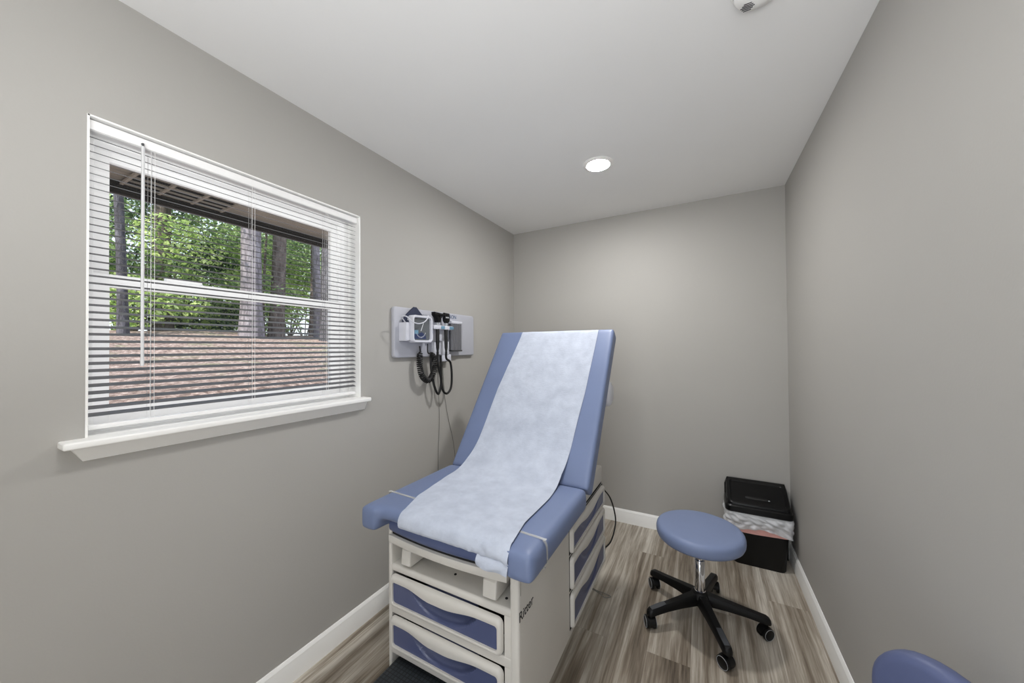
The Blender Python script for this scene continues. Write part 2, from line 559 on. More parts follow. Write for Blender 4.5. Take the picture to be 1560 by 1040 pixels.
for yc in (0.434, 0.722, 1.030):
    lc = MB()
    for dx in (-0.0135, 0.0135):
        lc.tube([(BX + dx, yc, 2.026), (BX + dx, yc, 1.165)], 0.0006, 5)
        lc.tube([(BX + dx, yc + .009, 2.026), (BX + dx, yc + .009, 1.165)], 0.0006, 5)
    obj('ladder_cord', lc, 'vinyl', bl)
wd = MB()
wd.tube([(BX + .026, .412, 2.026), (BX + .026, .412, 1.36)], 0.0042, 6)
wd.tube([(BX + .026, .412, 1.36), (BX + .026, .412, 1.338)], [0.0052, 0.0046], 8)
wdo = obj('tilt_wand', wd, 'wand', bl)
hk = MB().tube([(BX + .014, .412, 2.036), (BX + .026, .412, 2.034), (BX + .026, .412, 2.024)], 0.003, 8)
obj('hook', hk, 'pad_grey', wdo)

# ------------------------------------------------------------------ outdoors
OUTX = XO
def ground_z(x, y):
    d = OUTX - x
    z = 0.72 + 0.36 * sm(0.2, 1.6, d) + 0.62 * sm(1.2, 6.4, d) + 0.05 * sm(6, 14, d)
    return z + 0.03 * math.sin(1.7 * x + 0.9 * y) * sm(0.5, 3, d) + 0.02 * math.sin(3.1 * y + x)
g = MB().grid(lambda u, v: ((lambda x, y: (x, y, ground_z(x, y)))(OUTX - 0.05 - 24 * u ** 1.5, -6 + 30 * v)), 60, 90)
structure(obj('hillside', g, 'litter'))
ev = thing('roof_eave', 'dark roof overhang outside the top of the window', 'roof', (OUTX - 0.4, 1, 2.17), kind='structure')
so = MB()
SX0, SX1 = -2.40, OUTX - 0.0
# soffit boards run along the wall; a near-black sheet paints the shade of the vent opening
VX0, VX1, VY0, VY1 = -2.365, -2.175, 0.565, 0.95
for i in range(9):
    a = SX1 - (SX1 - SX0) * i / 9; b = SX1 - (SX1 - SX0) * (i + 1) / 9 + 0.004
    so.box(b, a, -2, 6, 2.178, 2.20, 0.002, 1)
obj('soffit', so, 'roof', ev, smooth=0)
fa = MB().box(SX0 - 0.03, SX0 + 0.005, -2, 6, 2.125, 2.32).box(SX0 - 0.09, SX0 - 0.03, -2, 6, 2.20, 2.32).box(SX0 + .005, SX0 + .02, -2, 6, 2.16, 2.178)
obj('fascia', fa, 'fascia', ev, smooth=0)
obj('roof_deck', MB().box(SX0 - 0.09, SX1 + .02, -2, 6, 2.32, 2.36), 'fascia', ev, smooth=0)
vt = obj('soffit_vent', MB().box(VX0, VX1, VY0, VY1, 2.172, 2.179), 'vent_dark', ev, smooth=0)
gb = MB()
for k in range(4):
    y = VY0 + (VY1 - VY0) * k / 3
    gb.box(VX0 - .006, VX1 + .006, y - .006, y + .006, 2.160, 2.172, .001, 1)
for k in range(4):
    x = VX0 + (VX1 - VX0) * k / 3
    gb.box(x - .003, x + .003, VY0, VY1, 2.164, 2.172)
obj('vent_grille', gb, 'roof', vt, smooth=0)

def leaves(n, blobs, size, rnd):
    """n leaf quads scattered in ellipsoid clusters: blobs = (centre, radii)"""
    V, F = [], []
    for i in range(n):
        c, r = blobs[rnd.randrange(len(blobs))]
        while True:
            p = Vector((rnd.uniform(-1, 1), rnd.uniform(-1, 1), rnd.uniform(-1, 1)))
            if p.length < 1: break
        p = p.normalized() * (p.length ** 0.5)
        p = Vector((c[0] + p.x * r[0], c[1] + p.y * r[1], c[2] + p.z * r[2]))
        s = size * rnd.uniform(0.6, 1.4)
        a = Vector((rnd.gauss(0, 1), rnd.gauss(0, 1), rnd.gauss(0, .7))).normalized()
        b = a.cross(Vector((rnd.gauss(0, 1), rnd.gauss(0, 1), rnd.gauss(0, 1)))).normalized()
        k = len(V)
        V += [p - a * s, p + b * s * .45, p + a * s, p - b * s * .45]
        F.append((k, k + 1, k + 2, k + 3))
    return V, F

def leaf_obj(name, n, blobs, size, m, parent, rnd):
    V, F = leaves(n, blobs, size, rnd)
    o = OFF.get(parent.name, Vector()) if parent else Vector()
    me = bpy.data.meshes.new(name)
    me.from_pydata([tuple(v - o) for v in V], [], F)
    me.materials.append(M[m])
    ob = bpy.data.objects.new(name, me); COL.objects.link(ob); ob.parent = parent
    return ob

def tree(x, y, r, bk, lf, label, crown, nleaf, seed, lean=0.0, top=6.5, size=.040):
    rnd = random.Random(seed)
    z0 = ground_z(x, y) - 0.1
    t = thing('tree', label, 'tree', (x, y, z0), group='trees outside the window')
    mb = MB()
    pts, rs = [], []
    for i in range(12):
        k = i / 11
        pts.append((x + 0.04 * math.sin(5 * k + seed), y + lean * k + 0.05 * math.sin(4 * k + seed * 2), z0 + (top) * k))
        rs.append(r * (1.25 - 0.25 * sm(0, .12, k)) * (1 - 0.35 * k))
    mb.tube(pts, rs, 12)
    tr = obj('trunk', mb, bk, t, smooth=60)
    for j in range(4):
        a = rnd.uniform(0, 2 * PI); k = rnd.uniform(.45, .9)
        p = Vector(pts[int(k * 11)])
        e = p + Vector((math.cos(a), math.sin(a), .35)) * rnd.uniform(.7, 1.5)
        obj('branch', MB().tube([p, (p + e) / 2 + Vector((0, 0, .08)), e], [r * .3, r * .2, r * .08], 6), bk, t, smooth=60)
    blobs = []
    for j in range(crown[4]):
        a = rnd.uniform(0, 2 * PI); q = rnd.uniform(.2, 1)
        blobs.append(((x + crown[0] + math.cos(a) * crown[2] * q, y + crown[1] + math.sin(a) * crown[2] * q, rnd.uniform(*crown[3])), (rnd.uniform(.35, .75), rnd.uniform(.35, .75), rnd.uniform(.22, .5))))
    leaf_obj('foliage', nleaf * 2, blobs, size, lf, t, rnd)
    return t

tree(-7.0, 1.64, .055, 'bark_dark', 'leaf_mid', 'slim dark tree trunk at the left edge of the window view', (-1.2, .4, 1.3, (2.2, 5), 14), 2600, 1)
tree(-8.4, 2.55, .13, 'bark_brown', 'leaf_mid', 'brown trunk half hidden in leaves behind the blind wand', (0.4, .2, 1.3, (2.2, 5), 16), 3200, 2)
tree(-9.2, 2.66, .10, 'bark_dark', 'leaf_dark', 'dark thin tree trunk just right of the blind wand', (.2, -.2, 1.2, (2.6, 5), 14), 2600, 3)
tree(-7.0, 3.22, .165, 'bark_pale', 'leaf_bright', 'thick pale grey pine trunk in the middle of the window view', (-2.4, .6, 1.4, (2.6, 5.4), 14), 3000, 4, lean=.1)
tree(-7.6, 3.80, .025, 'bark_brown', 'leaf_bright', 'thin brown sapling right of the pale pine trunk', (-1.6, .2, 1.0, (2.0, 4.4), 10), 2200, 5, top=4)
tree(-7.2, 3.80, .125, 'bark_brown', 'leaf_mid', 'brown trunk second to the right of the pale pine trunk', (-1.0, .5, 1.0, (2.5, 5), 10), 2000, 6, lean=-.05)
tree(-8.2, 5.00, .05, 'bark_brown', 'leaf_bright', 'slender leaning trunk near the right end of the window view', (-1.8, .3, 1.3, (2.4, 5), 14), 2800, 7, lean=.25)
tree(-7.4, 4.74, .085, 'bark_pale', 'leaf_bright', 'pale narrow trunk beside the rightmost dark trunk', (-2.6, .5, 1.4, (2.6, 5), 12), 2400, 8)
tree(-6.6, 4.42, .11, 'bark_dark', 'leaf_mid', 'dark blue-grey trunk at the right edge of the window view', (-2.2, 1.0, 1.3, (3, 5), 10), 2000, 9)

rnd = random.Random(31)
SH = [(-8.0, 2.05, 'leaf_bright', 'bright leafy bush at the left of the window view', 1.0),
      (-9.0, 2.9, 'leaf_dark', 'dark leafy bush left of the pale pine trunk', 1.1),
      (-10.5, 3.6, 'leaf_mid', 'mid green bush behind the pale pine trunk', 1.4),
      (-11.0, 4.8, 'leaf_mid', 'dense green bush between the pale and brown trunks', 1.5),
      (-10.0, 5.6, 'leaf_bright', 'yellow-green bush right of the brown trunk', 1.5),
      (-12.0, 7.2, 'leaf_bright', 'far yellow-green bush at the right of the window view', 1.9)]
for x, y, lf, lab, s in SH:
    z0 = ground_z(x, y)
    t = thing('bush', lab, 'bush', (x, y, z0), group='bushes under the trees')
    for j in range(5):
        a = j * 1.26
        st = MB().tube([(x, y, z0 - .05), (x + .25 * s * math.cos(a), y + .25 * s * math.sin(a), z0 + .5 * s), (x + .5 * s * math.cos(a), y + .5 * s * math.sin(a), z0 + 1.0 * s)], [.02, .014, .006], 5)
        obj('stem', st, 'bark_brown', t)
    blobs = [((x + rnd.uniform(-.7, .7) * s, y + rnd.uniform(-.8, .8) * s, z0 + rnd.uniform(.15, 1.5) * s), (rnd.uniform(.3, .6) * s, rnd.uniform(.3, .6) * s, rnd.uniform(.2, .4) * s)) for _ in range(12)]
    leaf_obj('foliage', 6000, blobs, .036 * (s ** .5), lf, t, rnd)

# ------------------------------------------------------------------ ceiling fixtures
LENS = emit('led_lens', 450.0, (1.0, 0.985, 0.965, 1))
LENS_DIM = emit('led_lens_dimmed', 190.0, (1.0, 0.985, 0.965, 1))
def downlight(x, y, label, lens_mat):
    t = thing('recessed_light', label, 'ceiling light', (x, y, H), group='recessed ceiling lights')
    ring = MB().lathe([(.060, -.004), (.066, -.009), (.080, -.006), (.086, -.0015), (.086, 0), (.060, 0), (.060, -.004)], 48, Matrix.Translation((x, y, H)))
    obj('trim_ring', ring, 'trim', t, smooth=50)
    lens = MB().lathe([(.062, -.003), (.050, -.0085), (.030, -.011), (0, -.012)], 40, Matrix.Translation((x, y, H)))
    obj('lens', lens, lens_mat, t, smooth=60)
    return t
downlight(-0.513, 2.008, 'round white recessed light glowing in the ceiling above the exam table', LENS)
downlight(-0.46, 0.28, 'round white recessed light in the ceiling over the near end of the room', LENS_DIM)

SX, SY = 0.158, 1.222
t = thing('smoke_detector', 'white round smoke detector on the ceiling near the top edge of the photo', 'smoke detector', (SX, SY, H))
TM = Matrix.Translation((SX, SY, H))
obj('mounting_base', MB().lathe([(0, 0), (.070, 0), (.070, -.010), (.064, -.012), (0, -.012)], 48, TM), 'trim', t)
cv = obj('cover', MB().lathe([(.060, -.012), (.062, -.028), (.056, -.038), (.030, -.043), (0, -.044)], 48, TM), 'trim', t, smooth=50)
vm = MB()
for k in range(5):
    vm.box(-.018 + abs(k - 2) * .004, .018 - abs(k - 2) * .004, -.012 + k * .006 - .0013, -.012 + k * .006 + .0013, -.0435, -.0425)
vm.bm.transform(Matrix.Translation((SX - .025, SY + .028, H - .0005)))
obj('sounder_grille', vm, 'pad_grey', cv, smooth=0)
vm = MB()
for k in range(16):
    a = 2 * PI * k / 16
    vm.box(.0608, .0622, -.008, .008, -.024, -.016, mat=TM @ Matrix.Rotation(a, 4, 'Z'))
obj('side_vent', vm, 'pad_grey', cv, smooth=0)

# ================================================================== EXAM TABLE
CX = -0.79
TX0, TX1, TY0, TY1 = -1.073, -0.507, 0.965, 2.0
tb = thing('exam_table', 'beige medical exam table with blue upholstery and raised backrest', 'exam table', (CX, 1.48, 0))

# --- cabinet: front fascia, sides, floor and back as one rounded shell
cab = MB()
ZB, ZL, ZT = 0.15, 0.562, 0.700
side_poly = [(TY0, ZB), (TY1, ZB), (TY1, .616), (1.585, .616), (1.565, ZT), (TY0, ZT)]
cab.prism(side_poly, 'yz', TX1 - .034, TX1, .012, 4)
cab.prism(side_poly, 'yz', TX0, TX0 + .018, .008, 4)
cab.box(TX0 + .012, TX1 - .024, TY0 + .003, 1.15, .5345, ZL, .010, 4)       # rails and stiles round the two drawer openings
cab.box(TX0 + .012, TX1 - .024, TY0 + .003, 1.06, .3775, .4115, .004, 3)
cab.box(TX0 + .012, TX1 - .024, TY0 + .003, 1.06, .225, .2545, .004, 3)
cab.box(TX0 + .012, -1.0555, TY0 + .004, 1.06, .23, .55)
cab.box(-.5605, TX1 - .024, TY0 + .004, 1.06, .23, .55)
cab.box(TX0 + .010, TX1 - .012, 1.05, TY1 - .002, ZB + .004, ZL - .003)     # inner carcass
cab.box(TX0 + .010, TX1 - .012, 1.12, 1.55, ZL - .03, ZT - .003)           # inner wall behind the opening
cab.box(TX0 + .010, TX1 - .012, 1.5, TY1 - .003, ZL - .03, 0.614)
cabinet = obj('cabinet', cab, 'beige', tb)
# shade painted as dark boxes: gap below the rear housing, seat-latch slot
dk = MB()
dk.box(TX0 + .006, TX1 - .005, 1.585, TY1 - .008, 0.613, 0.628)
obj('shadow_gap', dk, 'dark_gap', cabinet, smooth=0)
obj('latch_slot', MB().box(TX1 - .002, TX1 + .0006, .976, .980, .612, .658), 'beige_dark', cabinet, smooth=0)
hs = MB().box(TX0, TX1, 1.59, TY1 - .004, 0.626, 0.716, .009, 3)
obj('rear_housing', hs, 'beige', tb)
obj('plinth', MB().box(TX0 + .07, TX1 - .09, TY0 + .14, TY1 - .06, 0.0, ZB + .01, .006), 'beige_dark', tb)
# brand lettering on the side
tm = Matrix(((0, 0, 1, TX1 + .0004), (1, 0, 0, 0.966), (0, 1, 0, 0.534), (0, 0, 0, 1)))
obj('lettering', MB().text('Ritter', 0.044, tm), 'ink', cabinet, smooth=0)

# --- drawers. Local frame: u across (0..1), v up (0..1), depth d outward
def drawer(W, Hh, origin, ux, out, deep):
    """returns builders (front, panel). origin = lower left corner on the cabinet face"""
    O = Vector(origin); U = Vector(ux); Vv = Vector((0, 0, 1)); D = Vector(out)
    P = lambda u, v, d: O + U * (u * W) + Vv * (v * Hh) + D * d
    r = .020
    NS, NC = 24, 6
    def outline(x0, x1, y0, y1, rad, topfn=None):
        pts = []
        for (cx, cy, a0) in ((x1 - rad, y0 + rad, -PI / 2), (x1 - rad, y1 - rad, 0)):
            for k in range(NC + 1):
                a = a0 + PI / 2 * k / NC
                pts.append([cx + rad * math.cos(a), cy + rad * math.sin(a)])
        for k in range(1, NS):
            pts.append([x1 - rad - (x1 - x0 - 2 * rad) * k / NS, y1])
        for (cx, cy, a0) in ((x0 + rad, y1 - rad, PI / 2), (x0 + rad, y0 + rad, PI)):
            for k in range(NC + 1):
                a = a0 + PI / 2 * k / NC
                pts.append([cx + rad * math.cos(a), cy + rad * math.sin(a)])
        for k in range(1, NS):
            pts.append([x0 + rad + (x1 - x0 - 2 * rad) * k / NS, y0])
        return pts
    def wavy(u):   # height of the lower edge of the beige lip
        c = sm(.14, .40, u) * (1 - sm(.52, .84, u))
        return 0.79 - 0.15 * c
    mid = lambda pts, d: [P(x / W, y / Hh, d) for x, y in pts]
    o0 = outline(0, W, 0, Hh, r)
    o1 = outline(.006, W - .006, .006, Hh - .006, r - .005)
    def inner(dy=0, ins=.016):
        pts = outline(ins, W - ins, ins, Hh * .80, .010)
        out_ = []
        for x, y in pts:
            u = (x - ins) / (W - 2 * ins)
            top = wavy(u) * Hh
            y2 = ins + (y - ins) * (top - ins) / (Hh * .80 - ins)
            out_.append([x, y2])
        return out_
    i0 = inner()
    f = MB()
    def dep(pts, base, bulge):
        res = []
        for x, y in pts:
            u = x / W
            c = sm(.10, .40, u) * (1 - sm(.60, .92, u))
            hi = sm(.25, .5, y / Hh)
            res.append(P(x / W, y / Hh, base + bulge * c * hi))
        return res
    m_ = [[a[0] * .5 + b[0] * .5, a[1] * .5 + b[1] * .5] for a, b in zip(o1, i0)]
    f.loft([mid(o0, 0), mid(o0, .010), mid(o1, .017), dep(m_, .018, .002), dep(i0, .016, .002), mid(i0, .004)], cap=False)
    p = MB()
    ins = .015
    def surf(a, b):
        u = a
        top = wavy(u) + .03
        x = ins / W + u * (1 - 2 * ins / W)
        v = ins / Hh + b * (top - ins / Hh)
        # hand scoop: a hollow under the lip, flat at its lower edge
        lx = abs((u - .51) / .30)
        edge = .17 + .52 * lx ** 2.6
        sc = sm(edge - .01, edge + .05, v)
        return P(x, v, .010 - sc * ((.012 + .055 * sm(edge - .05, edge + .50, v) if deep else .005)))
    p.grid(surf, 60, 24)
    return f, p

def add_drawer(W, Hh, origin, ux, out, deep=True):
    f, p = drawer(W, Hh, origin, ux, out, deep)
    d = obj('drawer', f, 'beige', tb, smooth=50)
    obj('drawer_panel', p, 'drawer_blue', d, smooth=40)
    U = Vector(ux); D = Vector(out); O = Vector(origin)
    bk = MB()
    g_ = .0025 if deep else .004; d0, d1 = (-.080, -.074) if deep else (0, .0012)
    a = O - U * g_ - Vector((0, 0, g_)) + D * d0; b = O + U * (W + g_) + Vector((0, 0, Hh + g_)) + D * d1
    lo = [min(a[i], b[i]) for i in range(3)]; hi = [max(a[i], b[i]) for i in range(3)]
    bk.box(lo[0], hi[0], lo[1], hi[1], lo[2], hi[2], 0)
    obj('drawer_gap_shade', bk, 'dark_gap', d, smooth=0)  # dark sheet painting the shade in the gap round the drawer
    return d
FW = 0.490
add_drawer(FW, .118, (-1.053, TY0 + .003, .414), (1, 0, 0), (0, -1, 0))
add_drawer(FW, .118, (-1.053, TY0 + .003, .257), (1, 0, 0), (0, -1, 0))
for z, h in ((.505, .108), (.352, .138), (.190, .146)):
    add_drawer(0.555, h, (TX1, 1.432, z), (0, 1, 0), (1, 0, 0), False)

# --- step-well: tray plate, foot pad, stirrup tabs
def bow(x, amt): return amt * (1 - ((x - CX + .02) / .27) ** 2)
def bowed(x0, x1, yb_, y0, amt, n=20):
    f = [(x0 + (x1 - x0) * k / n, y0 - bow(x0 + (x1 - x0) * k / n, amt)) for k in range(n + 1)]
    return f + [(x1, yb_), (x0, yb_)]
tray = obj('footrest_tray', MB().prism(bowed(TX0 + .010, TX1 - .040, 1.12, .962, .020), 'xy', .648, .676, .003), 'beige', tb, smooth=40)
fp = MB().prism(bowed(TX0 + .014, TX1 - .046, 1.14, .962, .022), 'xy', .684, .738, .020, 5)
obj('foot_pad', fp, 'blue_dark', tray, smooth=60)
obj('tray_shadow_gap', MB().prism(bowed(TX0 + .014, TX1 - .044, 1.12, .975, .020), 'xy', .675, .686), 'dark_gap', tray, smooth=0)  # dark slab painting the shade between tray and pad
obj('pad_shadow_gap', MB().box(TX0 + .014, TX1 - .046, .99, 1.14, .730, .760), 'dark_gap', tray, smooth=0)  # dark block painting the shade between pad and seat
def tab(x0, x1):
    m = MB()
    m.prism([(.962, .580), (.972, .573), (1.06, .573), (1.06, .648), (.985, .648), (.966, .632)], 'yz', x0, x1, .006, 3)
    return m
obj('stirrup', tab(-1.003, -.958), 'beige', tb)
obj('stirrup', tab(-.640, -.588), 'beige', tb)
for x0, x1 in ((-.950, -.938), (-.582, -.556)):
    obj('stirrup_gap_shade', MB().box(x0, x1, 1.05, 1.119, .566, .646), 'dark_gap', tb, smooth=0)  # dark block painting the shade beside each stirrup
for x, y in ((-.80, 1.03), (-.575, 1.01)):
    obj('screw', MB().lathe([(0, 0), (.005, 0), (.005, -.002), (0, -.002)], 12, Matrix.Translation((x, y, ZL + .0015))), 'dark_gap', cabinet, smooth=0)
obj('access_cover', MB().box(-1.0, -.80, 1.116, 1.119, .575, .640, .001), 'beige', cabinet)

# --- pull-out step under the front drawers
st = MB().box(-1.048, -.545, .60, TY0 + .06, .125, .196, .010, 3)
step = obj('step', st, 'black', tb)
obj('step_tread', MB().box(-1.042, -.552, .612, TY0 + .025, .194, .202, .003), 'tread', step)
for x in (-1.0, -.60):
    obj('step_leg', MB().box(x - .02, x + .02, .64, .70, 0, .128, .004), 'black', step)

# --- upholstery: voxel solids softened
def soft_solid(cells, voxel, iters, name, m, parent, xf=None):
    """cells: list of boxes (x0,x1,y0,y1,z0,z1) forming one body; remeshed and relaxed to an upholstered shape"""
    mb = MB()
    for c in cells: mb.box(*c)
    me = bpy.data.meshes.new('tmp'); mb.bm.to_mesh(me); mb.bm.free()
    o = bpy.data.objects.new('tmp', me); COL.objects.link(o)
    r = o.modifiers.new('r', 'REMESH'); r.mode = 'VOXEL'; r.voxel_size = voxel; r.use_smooth_shade = True
    s_ = o.modifiers.new('s', 'SMOOTH'); s_.factor = 0.5; s_.iterations = iters
    dg = bpy.context.evaluated_depsgraph_get()
    me2 = bpy.data.meshes.new_from_object(o.evaluated_get(dg))
    bpy.data.objects.remove(o); bpy.data.meshes.remove(me)
    out = MB(); out.bm.from_mesh(me2); bpy.data.meshes.remove(me2)
    if xf is not None: bmesh.ops.transform(out.bm, matrix=xf, verts=out.bm.verts)
    return obj(name, out, m, parent, smooth=180)

UX0, UX1 = -1.157, -0.430
e = .004
seat = soft_solid([(UX0, UX1, .985, 1.458, .700, .792), (UX0, -1.075, .903, 1.0, .698, .792), (-.530, UX1, .903, 1.0, .698, .792), (-1.09, -.51, .920, 1.0, .742, .792)],
                  .0065, 80, 'seat_cushion', 'blue_vinyl', tb)
# backrest built flat then stood up along the measured slope
ang = math.atan2(.690, .525)
BL_, BT = .892, .082
xf = Matrix.Translation((0, 1.462, .778)) @ Matrix.Rotation(ang, 4, 'X')
backrest = soft_solid([(UX0, UX1, 0, BL_, -BT, 0.004)], .0065, 22, 'backrest', 'blue_vinyl', tb, xf)
# piping seams along the two front edges of the backrest sides
for x in (UX0 + .006, UX1 - .006):
    obj('piping', MB().tube([xf @ Vector((x, .03 + .83 * k / 20, -.014)) for k in range(21)], .0022, 6), 'blue_vinyl', backrest)
bp_ = MB().box(UX0 + .05, UX1 - .05, .05, BL_ - .05, -BT - .02, -BT + .006, .004)
bp_.bm.transform(xf)
obj('back_shell', bp_, 'beige', backrest)
# support arm under the backrest
for x in (-1.0, -.58):
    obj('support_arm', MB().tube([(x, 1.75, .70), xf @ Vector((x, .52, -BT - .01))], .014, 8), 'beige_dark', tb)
# paper-roll holder at the back: bracket and white end disc
rc = Vector((-.50, 1.900, 1.135))
rot = Matrix.Translation((-.438, rc.y, rc.z)) @ Matrix.Rotation(PI / 2, 4, 'Y')
obj('roll_holder', MB().lathe([(0, .010), (.050, .010), (.062, .004), (.068, -.006), (.068, -.018), (.062, -.024), (0, -.024)], 40, rot), 'device_white', backrest, smooth=50)
obj('roll_rod', MB().tube([(-1.10, rc.y, rc.z), (-.47, rc.y, rc.z)], .045, 20), 'paper', backrest)
for x in (-1.0, -.6):
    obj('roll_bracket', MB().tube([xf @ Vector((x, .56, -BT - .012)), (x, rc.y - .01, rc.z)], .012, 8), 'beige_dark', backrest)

# --- clear band across the seat
def seat_top(x): return .7925
bd = MB()
wrap = [(UX1 - .02, .700), (UX1 + .001, .712), (UX1 + .002, .770), (UX1 - .010, .789), (UX1 - .03, .7925), (CX, .7935), (UX0 + .03, .7925), (UX0 + .010, .789), (UX0 - .002, .770), (UX0 - .001, .712), (UX0 + .02, .700)]
W_ = catmull([(x, 0, z) for x, z in wrap], 8)
def bandf(u, v):
    i = u * (len(W_) - 1); k = min(int(i), len(W_) - 2); t = i - k
    p = W_[k] * (1 - t) + W_[k + 1] * t
    y = 1.005 + .045 * (UX1 - p.x) / (UX1 - UX0) + (v - .5) * .012
    return (p.x, y, p.z)
bd.grid(bandf, 100, 2)
obj('elastic_band', bd, 'clear_band', seat, smooth=60)

# --- power cord at the rear
pc = [(-.53, 1.985, .60), (-.515, 2.02, .578), (-.490, 2.10, .50), (-.475, 2.15, .40), (-.472, 2.16, .32), (-.485, 2.10, .245), (-.515, 2.03, .225), (-.54, 1.97, .232)]
cord = obj('power_cord', MB().tube(catmull(pc, 8), .0042, 8), 'black_soft', tb, smooth=60)
lp = [(-.62, 2.02, .006), (-.55, 1.99, .005), (-.50, 1.985, .005), (-.462, 1.975, .005), (-.49, 1.955, .005), (-.53, 1.975, .005), (-.60, 2.00, .005)]
obj('cord_loop', MB().tube(catmull(lp, 8), .002, 6), 'grey_wire', tb, smooth=60)

# ------------------------------------------------------------------ table paper (lies on the table)
nb = Vector((0, -.690, .525)).normalized()          # outward normal of the backrest
def back_pt(s, off=.007):
    p = Vector((0, 1.462, .778)) + Vector((0, .525, .690)).normalized() * s
    return p + nb * off
path = []
path.append(back_pt(.880, -.060)); path.append(back_pt(.893, -.030)); path.append(back_pt(.888, -.004)); path.append(back_pt(.868, .006))
for s in (.80, .70, .60, .50, .40, .30): path.append(back_pt(s, .006))
path += [Vector((0, 1.552, .905)), Vector((0, 1.470, .838)), Vector((0, 1.375, .803)), Vector((0, 1.27, .797)), Vector((0, 1.15, .797)), Vector((0, 1.05, .798)), Vector((0, .985, .7985)), Vector((0, .948, .797)), Vector((0, .924, .790)), Vector((0, .911, .775)), Vector((0, .908, .757)), Vector((0, .914, .741)), Vector((0, .935, .735))]
PATH = catmull(path, 5)
cum = [0]
for a, b in zip(PATH, PATH[1:]): cum.append(cum[-1] + (b - a).length)
TL = cum[-1]
def along(t):
    d = t * TL
    for i in range(len(cum) - 1):
        if cum[i + 1] >= d:
            k = (d - cum[i]) / max(1e-9, cum[i + 1] - cum[i]); return PATH[i].lerp(PATH[i + 1], k)
    return PATH[-1].copy()
def lerp_table(t, tab_):
    for (a, va), (b, vb) in zip(tab_, tab_[1:]):
        if t <= b: return va + (vb - va) * (t - a) / (b - a)
    return tab_[-1][1]
LE = [(0, -1.000), (.07, -1.000), (.32, -1.036), (.45, -1.040), (.60, -1.050), (.72, -1.040), (.86, -1.005), (.93, -.965), (1, -.955)]
RE = [(0, -.516), (.07, -.516), (.32, -.524), (.45, -.536), (.60, -.546), (.72, -.530), (.86, -.530), (.93, -.512), (1, -.505)]
import mathutils.noise as mn
def paper_pt(u, v):
    p = along(v)
    x = lerp_table(v, LE) * (1 - u) + lerp_table(v, RE) * u
    a, b = along(max(0, v - .004)), along(min(1, v + .004))
    tg = (b - a).normalized(); nr = Vector((0, -tg.z, tg.y))
    if nr.dot(Vector((0, -.6, .8))) < 0: nr = -nr
    wv = mn.noise(Vector((x * 7, v * 9, 1.3))) * .0022 + mn.noise(Vector((x * 24, v * 34, 4.1))) * .0010
    fr_ = sm(.86, .96, v) * (0.35 + sm(.45, 1, u))
    wv += fr_ * (abs(mn.noise(Vector((x * 30, v * 60, 9.7)))) * .010)
    return Vector((x, p.y, p.z)) + nr * (abs(wv) * .8 + wv * .2 + .0012)
pg = MB().grid(paper_pt, 70, 190)
# loose corner flap at the right of the front edge
def flap(u, v):
    x = -.622 + .112 * u
    z = .752 - .048 * v + .010 * (1 - u) * v + .010 * v * u * u
    y = .914 - .016 * math.sin(v * 2.2) - .004 * math.sin(u * 9 + v * 5) * v
    return (x, y, z)
pg.grid(flap, 14, 12)
po = obj('table_paper', pg, 'paper', None, smooth=70)
tag(po, 'white crinkled paper strip laid over the blue exam table', 'table paper')

